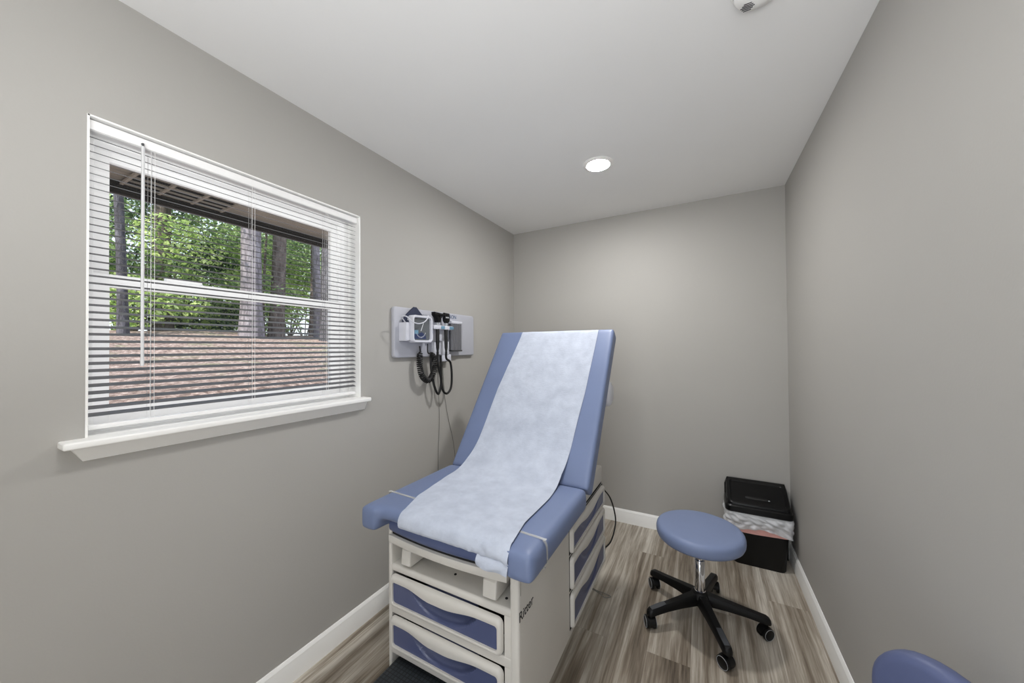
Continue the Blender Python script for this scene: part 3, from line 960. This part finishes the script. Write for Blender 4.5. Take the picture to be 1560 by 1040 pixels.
# ================================================================== ROLLING STOOL
def caster_builder():
    m = MB()
    return m
def make_stool(label, loc, rot, seat_mat='stool_blue'):
    root = thing('rolling_stool', label, 'stool', loc, world=False)
    root.rotation_euler = (0, 0, rot)
    # base star hub
    hub = MB().lathe([(0, .085), (.040, .085), (.046, .095), (.046, .125), (.040, .136), (.032, .146), (.024, .150), (0, .150)], 32)
    obj('hub', hub, 'black', root, smooth=40)
    for k in range(5):
        a = math.radians(4 + 72 * k)
        R_ = Matrix.Rotation(a, 4, 'Z')
        rings = []
        for x, w0, w1, zt, zb in ((.020, .021, .027, .140, .092), (.05, .020, .026, .138, .090), (.12, .0175, .023, .126, .088), (.20, .0165, .021, .112, .082), (.255, .0165, .020, .103, .074), (.278, .017, .020, .099, .070), (.290, .014, .017, .093, .069), (.297, .006, .008, .084, .070)):
            pr = [(-w1, zb), (w1, zb), (w1, zb + (zt - zb) * .55), (w0, zt - .005), (w0 - .004, zt), (-w0 + .004, zt), (-w0, zt - .005), (-w1, zb + (zt - zb) * .55)]
            rings.append([R_ @ Vector((x, y, z)) for y, z in pr])
        L = obj('leg', MB().loft(rings), 'black', root, smooth=40)
        tp = MB()
        tp.grid(lambda u, v: R_ @ Vector((.200 + .078 * u, (v - .5) * (.022 + .004 * math.sin(u * PI)), .1135 - .0145 * u + .0012)), 8, 2)
        if k in (3, 4): obj('toe_pad', tp, 'pad_grey', L, smooth=50)
        # twin-wheel caster
        ca = math.radians((35, 20, -30, 75, 30)[k])
        C_ = R_ @ Matrix.Translation((.279, 0, .029)) @ Matrix.Rotation(ca, 4, 'Z')
        cm = MB()
        cm.tube([R_ @ Vector((.279, 0, .075)), R_ @ Vector((.279, 0, .045))], .007, 8)
        Cx = C_ @ Matrix.Translation((-.008, 0, 0))
        hd = []
        for j in range(13):           # hood over the wheels
            t_ = math.radians(-20 + 200 * j / 12)
            hd.append((math.cos(t_), math.sin(t_)))
        rings = [[Cx @ Vector((c * rr, yy, s_ * rr)) for c, s_ in hd] for yy, rr in ((-.011, .018), (-.011, .030), (.011, .030), (.011, .018))]
        cm.loft(rings, closed=False, cap=False)
        ob = obj('caster', cm, 'black', L, smooth=40)
        wm = MB()
        for sgn in (-1, 1):
            Rw = Cx @ Matrix.Translation((0, sgn * .0165, 0)) @ Matrix.Rotation(PI / 2, 4, 'X')
            wm.lathe([(0, -.0075), (.024, -.0075), (.0288, -.005), (.0288, .005), (.024, .0075), (0, .0075)], 28, Rw)
        # the wheel pair is joined into the caster so a leg keeps three levels
        tmp = bpy.data.meshes.new('tmp'); wm.bm.to_mesh(tmp); wm.bm.free()
        jb_ = bmesh.new(); jb_.from_mesh(ob.data); jb_.from_mesh(tmp); bpy.data.meshes.remove(tmp)
        jb_.to_mesh(ob.data); jb_.free()
        for p in ob.data.polygons: p.use_smooth = True
        ob.data.set_sharp_from_angle(angle=math.radians(40))
        for sgn in (-1, 1):
            rim = MB()
            Rw = Cx @ Matrix.Translation((0, sgn * .0245, 0)) @ Matrix.Rotation(PI / 2, 4, 'X')
            rim.tube([Rw @ Vector((.0252 * math.cos(q), .0252 * math.sin(q), 0)) for q in [2 * PI * i / 24 for i in range(25)]], .0008, 5, cap=False)
            obj('wheel_trim', rim, 'silver_line', L, smooth=60)
    post = MB().lathe([(.026, .148), (.026, .150), (.0235, .152), (.0235, .300), (.022, .302), (.0155, .303), (.0155, .395), (0, .395)], 32)
    obj('gas_post', post, 'chrome', root, smooth=40)
    pl = MB().lathe([(0, .385), (.05, .385), (.085, .392), (.085, .400), (0, .400)], 32)
    obj('seat_plate', pl, 'black', root, smooth=40)
    prof = [(0, .398), (.150, .398), (.176, .400), (.188, .404), (.1955, .411), (.2000, .421), (.2015, .433), (.2012, .446), (.1985, .457), (.1925, .4645), (.184, .4685), (.170, .4705), (.13, .4725), (.06, .4735), (0, .4735)]
    obj('seat', MB().lathe(prof, 72), seat_mat, root, smooth=60)
    return root
stool = make_stool('blue round rolling stool with chrome post standing in front of the black bin', (-.025, 2.03, 0), 0)
s2 = copy_tree(stool)
s2.location = (.165, .66, 0.0); s2.rotation_euler = (0, 0, math.radians(8))
s2.name = 'backrest_stool'; s2['category'] = 'stool'
s2['label'] = 'blue padded stool backrest cut off at the bottom right corner beside the right wall'
# its padded back: rounded pad standing beside the right wall, built in the stool's own frame
IM = Matrix.Rotation(-s2.rotation_euler[2], 4, 'Z') @ Matrix.Translation(-Vector(s2.location))
A_ = Vector((.312, 1.055, 0)); D_ = Vector((.603, -.798, 0)); N_ = Vector((.798, .603, 0)); WB = .235
pad = MB()
rings = []
for ins, dpt in ((.020, -.004), (.008, -.001), (.002, .006), (0, .014), (0, .026), (.004, .034), (.016, .040)):
    ring = []
    for a_, z_ in rrect(ins, WB - ins, .535 + ins, .774 - ins, .115 - ins, 10):
        q_ = A_ + D_ * a_ + N_ * dpt
        ring.append(IM @ Vector((q_.x, q_.y, z_)))
    rings.append(ring)
pad.loft(rings)
obj('backrest', pad, 'back_blue', s2, smooth=60)
q_ = A_ + D_ * .10 + N_ * .03
obj('back_post', MB().tube([IM @ Vector((.165, .66, .39)), IM @ Vector((q_.x - .02, q_.y - .03, .39)), IM @ Vector((q_.x, q_.y, .42)), IM @ Vector((q_.x, q_.y, .60))], .012, 12), 'black', s2, smooth=60)

# ================================================================== BIN
BX0, BX1, BY0, BY1 = .128, .462, 2.640, 2.852
bn = thing('trash_bin', 'black plastic swing-lid bin in the back right corner', 'trash bin', ((BX0 + BX1) / 2, 2.745, 0))
def bring(z, x0, x1, y0, y1, r): return [(x, y, z) for x, y in rrect(x0, x1, y0, y1, r, 6)]
bd = MB()
bd.loft([bring(0, BX0 + .036, BX1 - .030, BY0 + .03, BY1 - .01, .03), bring(.008, BX0 + .032, BX1 - .026, BY0 + .026, BY1 - .008, .03), bring(.20, BX0 + .016, BX1 - .014, BY0 + .012, BY1 - .004, .03), bring(.335, BX0 + .006, BX1 - .006, BY0 + .004, BY1, .028)])
obj('body', bd, 'black', bn, smooth=40)
# tall back frame that carries the lid hinge
bk = MB().prism([(BX0 + .03, 0.002), (BX1 + .012, 0.002), (BX1 + .012, .34), (BX1 + .008, .44), (BX1 - .004, .485), (BX0 + .01, .485), (BX0 - .004, .44), (BX0 - .004, .34)], 'xz', BY1 - .018, BY1 + .002, .005, 3)
obj('back_frame', bk, 'black', bn)
rim = MB()
rim.loft([bring(.338, BX0 - .006, BX1 + .006, BY0 - .012, BY1 - .004, .03), bring(.343, BX0 - .010, BX1 + .010, BY0 - .016, BY1 - .004, .032), bring(.372, BX0 - .008, BX1 + .008, BY0 - .014, BY1 - .004, .032), bring(.380, BX0 - .002, BX1 + .002, BY0 - .006, BY1 - .006, .03)])
obj('rim', rim, 'black_gloss', bn, smooth=40)
# lid sloping up to the back
def lid_ring(ins, dz):
    x0, x1, y0, y1 = BX0 + .002 + ins, BX1 - .002 - ins, BY0 + ins, BY1 - .02 - ins
    pts = []
    for x, y in rrect(x0, x1, y0, y1, max(.006, .035 - ins), 6):
        f = (y - BY0) / (BY1 - BY0)
        pts.append((x, y, .388 + .104 * sm(-.15, 1.05, f) + dz))
    return pts
lid = MB()
base_ring = [(x, y, .376) for x, y, z in lid_ring(0, 0)]
lid.loft([base_ring, lid_ring(0, -.006), lid_ring(.004, 0), lid_ring(.022, .001), lid_ring(.026, -.004), lid_ring(.034, -.005), lid_ring(.05, -.004)])
lo = obj('lid', lid, 'black_gloss', bn, smooth=40)
def lz(y): return .388 + .104 * sm(-.15, 1.05, (y - BY0) / (BY1 - BY0))
hd = MB().prism(rrect(.232, .352, 2.690, 2.704, .006, 4), 'xy', 0, .008, .002)
for v in hd.bm.verts: v.co.z += lz(v.co.y) - .006
obj('lid_handle', hd, 'black_soft', lo)
obj('lock_button', MB().lathe([(0, .004), (.004, .003), (.0055, 0), (0, 0)], 12, Matrix.Translation((.356, 2.694, lz(2.694) - .001))), 'silver_line', lo)

def skirt(z_top, z_bot_fn, grow, seed, amp, x_from=0.0):
    """bag skirt folded over the bin rim: front and both sides"""
    out = bring(0, BX0 - grow, BX1 + grow, BY0 - grow, BY1 - .03, .03)
    # reorder: start at back left, run left side, front, right side
    pts = [Vector((BX0 - grow, BY1 - .03)), Vector((BX0 - grow, BY0 + .03))]
    for k in range(6):
        a = PI + PI / 2 * k / 5; pts.append(Vector((BX0 - grow + .03 + .03 * math.cos(a), BY0 - grow + .03 + .03 * math.sin(a))))
    for k in range(6):
        a = 1.5 * PI + PI / 2 * k / 5; pts.append(Vector((BX1 + grow - .03 + .03 * math.cos(a), BY0 - grow + .03 + .03 * math.sin(a))))
    pts.append(Vector((BX1 + grow, BY1 - .03)))
    cumd = [0]
    for a, b in zip(pts, pts[1:]): cumd.append(cumd[-1] + (b - a).length)
    def f(u, v):
        d = u * cumd[-1]
        for i in range(len(cumd) - 1):
            if cumd[i + 1] >= d - 1e-9:
                k = (d - cumd[i]) / max(1e-9, cumd[i + 1] - cumd[i]); p = pts[i].lerp(pts[i + 1], k); q = (pts[i + 1] - pts[i]).normalized(); break
        nrm = Vector((-q.y, q.x)) * -1
        zb = z_bot_fn(p.x, u)
        z = z_top + (zb - z_top) * v
        n1 = mn.noise(Vector((u * 11 + v * 1.6, v * 1.5, seed))) * amp + mn.noise(Vector((u * 19 - v * 3.5, v * 3.2, seed + 3))) * amp * .7
        bl_ = sm(0, .25, v)
        n1 = abs(n1) * bl_ + grow * .6 * math.sin(v * PI)
        taper = .005 * v
        pp_ = p + nrm * (n1 - taper)
        pp_.x = min(pp_.x, XR - .017)
        return (pp_.x, pp_.y, z)
    return MB().grid(f, 120, 26)
wl = obj('bin_liner', skirt(.345, lambda x, u: .246 + .012 * math.sin(u * 14) - .014 * sm(.2, .45, x), .006, 2.0, .016), 'liner_white', None, smooth=60)
tag(wl, 'crumpled white plastic liner folded over the rim of the black bin', 'bin liner')
pl = obj('bin_liner', skirt(.275, lambda x, u: .217 + .006 * math.sin(u * 9 + 1) - .004 * sm(.15, .45, x), -.003, 5.0, .002), 'liner_pink', None, smooth=60)
tag(pl, 'pink plastic liner showing below the white liner on the black bin', 'bin liner')

# ================================================================== WALL DIAGNOSTIC STATION
PY0, PY1, PZ0, PZ1 = 1.402, 2.178, 1.334, 1.624
PX = XL + 0.026
dp = thing('diagnostic_station', 'grey wall board holding exam instruments beside the window', 'medical wall station', (XL, 1.79, PZ0))
mbd = MB().prism(rrect(PY0, PY1, PZ0, PZ1, .018, 5), 'yz', XL, PX, .007, 3)
board = obj('mounting_board', mbd, 'device_grey', dp, smooth=40)
tm = Matrix(((0, 0, 1, PX + .0004), (1, 0, 0, 1.884), (0, 1, 0, 1.588), (0, 0, 0, 1)))
obj('logo', MB().text('RON', 0.036, tm, .0008), 'ink_blue', board, smooth=0)
# cuff basket: open box
bk = MB()
by0, by1, bz0, bz1, bx = 1.438, 1.560, 1.430, 1.534, PX + .052
bk.prism([(by0 + .006, bz0), (by1 + .012, bz0), (by1 + .012, bz1), (by0, bz1)], 'yz', bx - .003, bx, .001)
bk.box(PX, bx, by0, by0 + .003, bz0, bz1).box(PX, bx, by1 + .009, by1 + .012, bz0, bz1).box(PX, bx, by0 + .004, by1 + .012, bz0, bz0 + .003)
obj('cuff_basket', bk, 'device_white', dp, smooth=30)
# square aneroid gauge on a bracket
gx = PX + .075
gy0, gy1, gz0, gz1 = 1.470, 1.638, 1.420, 1.578
gm = MB()
rings = []
for ins, xx in ((.004, PX + .026), (0, PX + .034), (0, gx - .006), (.003, gx - .001), (.007, gx), (.012, gx - .002), (.014, gx - .008), (.015, gx - .016)):
    rings.append([(xx, y, z) for y, z in rrect(gy0 + ins, gy1 - ins, gz0 + ins, gz1 - ins, max(.006, .024 - ins * .7), 6)])
gm.loft(rings, cap=False)
gm.box(PX, PX + .03, gy0 + .05, gy1 - .05, gz0 + .04, gz1 - .04)
gauge = obj('pressure_gauge', gm, 'device_white', dp, smooth=40)
dm = MB().prism(rrect(gy0 + .012, gy1 - .012, gz0 + .012, gz1 - .012, .01, 4), 'yz', gx - .024, gx - .0145)
dial = obj('dial', dm, 'dial', gauge, smooth=0)
dn = MB().prism([(gy0 + .024, gz0 + .022), (gy1 - .046, gz0 + .022), (gy1 - .05, gz0 + .045), (gy0 + .085, gz0 + .062), (gy0 + .06, gz0 + .052), (gy0 + .024, gz0 + .058)], 'yz', gx - .0144, gx - .0138)
obj('dial_face', dn, 'dial_navy', gauge, smooth=0)
dl = MB().box(gx - .0137, gx - .0132, gy0 + .026, gy0 + .056, gz0 + .050, gz0 + .072)
obj('dial_sticker', dl, 'teal', gauge, smooth=0)
tk = MB()
cy_, cz_ = gy0 + .078, gz0 + .070
for k in range(15):
    a = math.radians(200 + k * 140 / 14)
    c, s_ = math.cos(a), math.sin(a)
    for r0, r1, w_ in ((.036, .042, .0012),):
        tk.hexa([(gx - .0138, cy_ + r0 * c - w_ * s_, cz_ + r0 * s_ + w_ * c), (gx - .0138, cy_ + r1 * c - w_ * s_, cz_ + r1 * s_ + w_ * c), (gx - .0138, cy_ + r1 * c + w_ * s_, cz_ + r1 * s_ - w_ * c), (gx - .0138, cy_ + r0 * c + w_ * s_, cz_ + r0 * s_ - w_ * c),
                 (gx - .0132, cy_ + r0 * c - w_ * s_, cz_ + r0 * s_ + w_ * c), (gx - .0132, cy_ + r1 * c - w_ * s_, cz_ + r1 * s_ + w_ * c), (gx - .0132, cy_ + r1 * c + w_ * s_, cz_ + r1 * s_ - w_ * c), (gx - .0132, cy_ + r0 * c + w_ * s_, cz_ + r0 * s_ - w_ * c)])
tk.hexa([(gx - .0138, cy_ - .003, cz_ - .002), (gx - .0138, cy_ + .003, cz_ - .002), (gx - .0138, cy_ + .024, cz_ + .048), (gx - .0138, cy_ + .021, cz_ + .049),
         (gx - .0132, cy_ - .003, cz_ - .002), (gx - .0132, cy_ + .003, cz_ - .002), (gx - .0132, cy_ + .024, cz_ + .048), (gx - .0132, cy_ + .021, cz_ + .049)])
obj('dial_scale', tk, 'ink_white', gauge, smooth=0)
# coiled pressure tube: down from the gauge, loop, back up
coil_c = catmull([(PX + .040, 1.628, 1.415), (PX + .040, 1.630, 1.36), (PX + .030, 1.676, 1.352), (PX + .030, 1.700, 1.30), (PX + .028, 1.692, 1.235), (PX + .026, 1.650, 1.190), (PX + .024, 1.600, 1.215), (PX + .022, 1.580, 1.27), (PX + .020, 1.580, 1.33), (PX + .018, 1.588, 1.36), (PX + .012, 1.590, 1.40)], 10)
pts = []
L_ = [0]
for a, b in zip(coil_c, coil_c[1:]): L_.append(L_[-1] + (b - a).length)
tot = L_[-1]
NT_ = 620
nrm0 = Vector((1, 0, 0))
for i in range(NT_ + 1):
    d = tot * i / NT_
    for j in range(len(L_) - 1):
        if L_[j + 1] >= d - 1e-9:
            k = (d - L_[j]) / max(1e-9, L_[j + 1] - L_[j]); p = coil_c[j].lerp(coil_c[j + 1], k); tg = (coil_c[j + 1] - coil_c[j]).normalized(); break
    nr = (nrm0 - tg * nrm0.dot(tg)).normalized(); bi = tg.cross(nr)
    f = i / NT_
    rad = .0145 * sm(.16, .22, f) * (1 - sm(.90, .95, f))
    ph = 2 * PI * 46 * f
    pts.append(p + (nr * math.cos(ph) + bi * math.sin(ph)) * rad)
obj('coiled_tube', MB().tube(pts, .0042, 6), 'black_soft', gauge, smooth=60)
# cradle for the two handles
cr = MB()
cr.prism(rrect(1.655, 1.800, 1.432, 1.520, .012, 4), 'yz', PX, PX + .030, .004)
cr.prism(rrect(1.660, 1.850, 1.505, 1.530, .008, 4), 'yz', PX, PX + .062, .004)
cr.prism(rrect(1.668, 1.770, 1.528, 1.580, .01, 4), 'yz', PX, PX + .026, .004)
cradle = obj('cradle', cr, 'device_white', dp, smooth=40)
for a_, b_ in ((1.728, 1.762), (1.812, 1.852)):
    obj('cradle_tab', MB().box(PX + .055, PX + .066, a_, b_, 1.508, 1.527, .002), 'teal', cradle)
pw = MB().box(PX, PX + .020, 1.70, 1.86, 1.345, 1.432, .004).box(PX - .02, PX + .016, 1.78, 1.885, 1.300, 1.346, .003)
obj('power_module', pw, 'device_white', dp)
for y in (1.80, 1.815, 1.85, 1.865):
    obj('jack', MB().lathe([(0, 0), (.004, 0), (.004, -.004), (0, -.004)], 10, Matrix.Translation((PX + .004, y, 1.301))), 'grey_wire', dp)
# specula dispenser: five smoky tubes under a white cap
dd = MB()
for k in range(5):
    y = 1.888 + .0225 * k
    dd.tube([(PX + .018, y, 1.372), (PX + .018, y, 1.558)], .0122, 16)
disp = obj('specula_dispenser', dd, 'dispenser', dp, smooth=50)
obj('dispenser_cap', MB().box(PX, PX + .032, 1.874, 1.992, 1.552, 1.570, .004), 'device_white', disp)
obj('dispenser_base', MB().box(PX, PX + .032, 1.874, 1.990, 1.364, 1.375, .002), 'dispenser_dark', disp)
# thin wires running down the wall
wr = [catmull([(XL + .004, 1.79, 1.30), (XL + .004, 1.80, 1.10), (XL + .004, 1.805, .90), (XL + .004, 1.792, .70), (XL + .006, 1.79, .40), (XL + .018, 1.79, .12)], 6),
      catmull([(XL + .004, 1.84, 1.30), (XL + .004, 1.862, 1.06), (XL + .004, 1.90, .90), (XL + .004, 1.945, .76), (XL + .004, 1.97, .62), (XL + .006, 1.985, .42), (XL + .018, 1.99, .12)], 6)]
for p in wr: obj('supply_wire', MB().tube(p, .0016, 6), 'grey_wire', dp, smooth=60)

# instruments held in the cradle
def lathe_at(prof, x, y, ztop, n=20):
    return MB().lathe(prof, n, Matrix.Translation((x, y, ztop)))
hx = PX + .050
ot = thing('otoscope', 'black otoscope with a wide flared head, left of the two handles', 'otoscope', (hx, 1.708, 1.385), group='instruments in the wall cradle')
obj('handle', lathe_at([(0, 0), (.009, 0), (.0115, -.010), (.0115, -.10), (.010, -.13), (.005, -.16), (0, -.16)], hx, 1.708, 1.52), 'black_soft', ot, smooth=40)
obj('collar', lathe_at([(0, .032), (.009, .032), (.010, .02), (.010, 0), (0, 0)], hx, 1.708, 1.518), 'silver_line', ot, smooth=40)
hm = MB().prism([(1.696, 1.548), (1.722, 1.548), (1.728, 1.572), (1.745, 1.590), (1.748, 1.606), (1.668, 1.612), (1.670, 1.592), (1.690, 1.572)], 'yz', hx - .018, hx + .018, .006, 3)
hm.lathe([(.011, 0), (.006, .02), (.003, .04), (0, .04)], 16, Matrix.Translation((hx + .016, 1.708, 1.592)) @ Matrix.Rotation(PI / 2, 4, 'Y'))
obj('head', hm, 'black_gloss', ot, smooth=40)
obj('cord', MB().tube(catmull([(hx, 1.708, 1.365), (hx - .008, 1.716, 1.30), (hx - .014, 1.755, 1.18), (hx - .018, 1.735, 1.098), (hx - .022, 1.700, 1.15), (hx - .028, 1.680, 1.25), (hx - .030, 1.678, 1.33), (hx - .036, 1.690, 1.36)], 10), [.0075] * 71, 10), 'black_soft', ot, smooth=60)
op = thing('ophthalmoscope', 'black ophthalmoscope with a rounded head, right of the two handles', 'ophthalmoscope', (hx, 1.790, 1.385), group='instruments in the wall cradle')
obj('handle', lathe_at([(0, 0), (.009, 0), (.0115, -.010), (.0115, -.10), (.010, -.13), (.005, -.16), (0, -.16)], hx, 1.790, 1.52), 'black_soft', op, smooth=40)
obj('collar', lathe_at([(0, .032), (.009, .032), (.010, .02), (.010, 0), (0, 0)], hx, 1.790, 1.518), 'silver_line', op, smooth=40)
hm = MB().prism([(1.783, 1.548), (1.800, 1.548), (1.816, 1.560), (1.820, 1.580), (1.814, 1.612), (1.770, 1.614), (1.766, 1.580), (1.770, 1.560)], 'yz', hx - .012, hx + .012, .005, 3)
hdo = obj('head', hm, 'black_gloss', op, smooth=40)
obj('label_strip', MB().box(hx + .0118, hx + .0126, 1.774, 1.806, 1.580, 1.588), 'silver_line', hdo, smooth=0)
obj('cord', MB().tube(catmull([(hx, 1.790, 1.365), (hx - .006, 1.800, 1.32), (hx - .010, 1.846, 1.29), (hx - .012, 1.862, 1.20), (hx - .016, 1.855, 1.12), (hx - .020, 1.815, 1.090), (hx - .026, 1.780, 1.13), (hx - .030, 1.775, 1.25), (hx - .036, 1.778, 1.34)], 10), .0072, 10), 'black_soft', op, smooth=60)
# blood-pressure cuff stuffed in the basket, with its pale tube
cf = thing('pressure_cuff', 'navy blood pressure cuff folded in the white wall basket', 'blood pressure cuff', (PX + .026, 1.49, 1.436))
cm = MB().prism([(1.446, 1.440), (1.556, 1.440), (1.612, 1.568), (1.604, 1.584), (1.552, 1.630), (1.532, 1.630), (1.480, 1.588), (1.446, 1.552)], 'yz', PX + .012, PX + .028, .006, 3)
cm.prism([(1.452, 1.440), (1.550, 1.440), (1.548, 1.545), (1.46, 1.548)], 'yz', PX + .028, PX + .044, .006, 3)
obj('cuff', cm, 'navy', cf)
obj('tube', MB().tube(catmull([(PX + .034, 1.452, 1.535), (PX + .060, 1.402, 1.56), (PX + .085, 1.410, 1.562), (PX + .092, 1.450, 1.535), (PX + .094, 1.50, 1.527), (PX + .090, 1.555, 1.545), (PX + .070, 1.600, 1.580), (PX + .030, 1.610, 1.590), (PX + .012, 1.610, 1.585)], 10), .0032, 8), 'device_white', cf, smooth=60)

# ================================================================== LIGHT
def area(name, loc, rot, sx, sy, power, col=(1, 1, 1)):
    L = bpy.data.lights.new(name, 'AREA'); L.shape = 'RECTANGLE'; L.size = sx; L.size_y = sy; L.energy = power; L.color = col
    o = bpy.data.objects.new(name, L); COL.objects.link(o); o.location = loc; o.rotation_euler = rot
    return o
area('door_fill', (-.04, YF - .55, 1.35), (PI / 2, 0, 0), .9, 2.0, 20, (1, .99, .985))  # unseen fill lamp added beyond the doorway
area('frame_fill', (XL - .062, (WY0 + WY1) / 2, 1.60), (PI / 2, 0, PI / 2), .86, .86, 1.5, (1, 1, 1))  # added lamp inside the recess, brightens the window frame
area('bounce_fill', (-.10, -.45, 1.25), (PI, 0, 0), .5, .5, 23, (.97, .985, 1))  # added upward fill behind the camera, brightens the ceiling
sun = bpy.data.lights.new('sun', 'SUN'); sun.energy = 8.0; sun.angle = math.radians(1.5); sun.color = (1, .96, .88)
so_ = bpy.data.objects.new('sun', sun); COL.objects.link(so_)
so_.rotation_euler = Vector((-0.12, 0.60, -0.78)).to_track_quat('-Z', 'Y').to_euler()
W = bpy.data.worlds.new('sky'); SC.world = W; W.use_nodes = True
nt = W.node_tree; bg = nt.nodes['Background']
tc = nt.nodes.new('ShaderNodeTexCoord'); sp = nt.nodes.new('ShaderNodeSeparateXYZ'); rp = nt.nodes.new('ShaderNodeValToRGB')
nt.links.new(tc.outputs['Generated'], sp.inputs[0]); nt.links.new(sp.outputs[2], rp.inputs[0]); nt.links.new(rp.outputs[0], bg.inputs[0])
rp.color_ramp.elements[0].position = 0.0; rp.color_ramp.elements[0].color = (.80, .88, .92, 1)
rp.color_ramp.elements[1].position = 0.6; rp.color_ramp.elements[1].color = (.55, .72, 1.0, 1)
bg.inputs[1].default_value = 1.7

# ================================================================== CAMERA
cd = bpy.data.cameras.new('camera'); cam = bpy.data.objects.new('camera', cd); COL.objects.link(cam)
yaw, pitch, roll, F = 0.49631, 0.01216, -0.00834, 534.15
cy, sy = math.cos(yaw), math.sin(yaw)
f = Vector((-sy, cy, 0)); r = Vector((cy, sy, 0)); u = Vector((0, 0, 1))
f2 = f * math.cos(pitch) + u * math.sin(pitch); u2 = u * math.cos(pitch) - f * math.sin(pitch)
r3 = r * math.cos(roll) + u2 * math.sin(roll); u3 = u2 * math.cos(roll) - r * math.sin(roll)
mw = Matrix((( r3.x, u3.x, -f2.x, 0), (r3.y, u3.y, -f2.y, 0), (r3.z, u3.z, -f2.z, CAM_Z), (0, 0, 0, 1)))
cam.matrix_world = mw
cd.sensor_width = 36.0; cd.sensor_fit = 'HORIZONTAL'; cd.lens = F / 1560 * 36.0
cd.shift_y = 3.489 / 1560
cd.clip_start = 0.02; cd.clip_end = 200
SC.camera = cam
SC.view_settings.view_transform = 'Standard'
SC.view_settings.look = 'None'
SC.view_settings.exposure = -0.03
SC.cycles.use_denoising = True
SC.cycles.max_bounces = 10
SC.cycles.diffuse_bounces = 6
SC.cycles.transparent_max_bounces = 16
SC.cycles.sample_clamp_indirect = 6.0
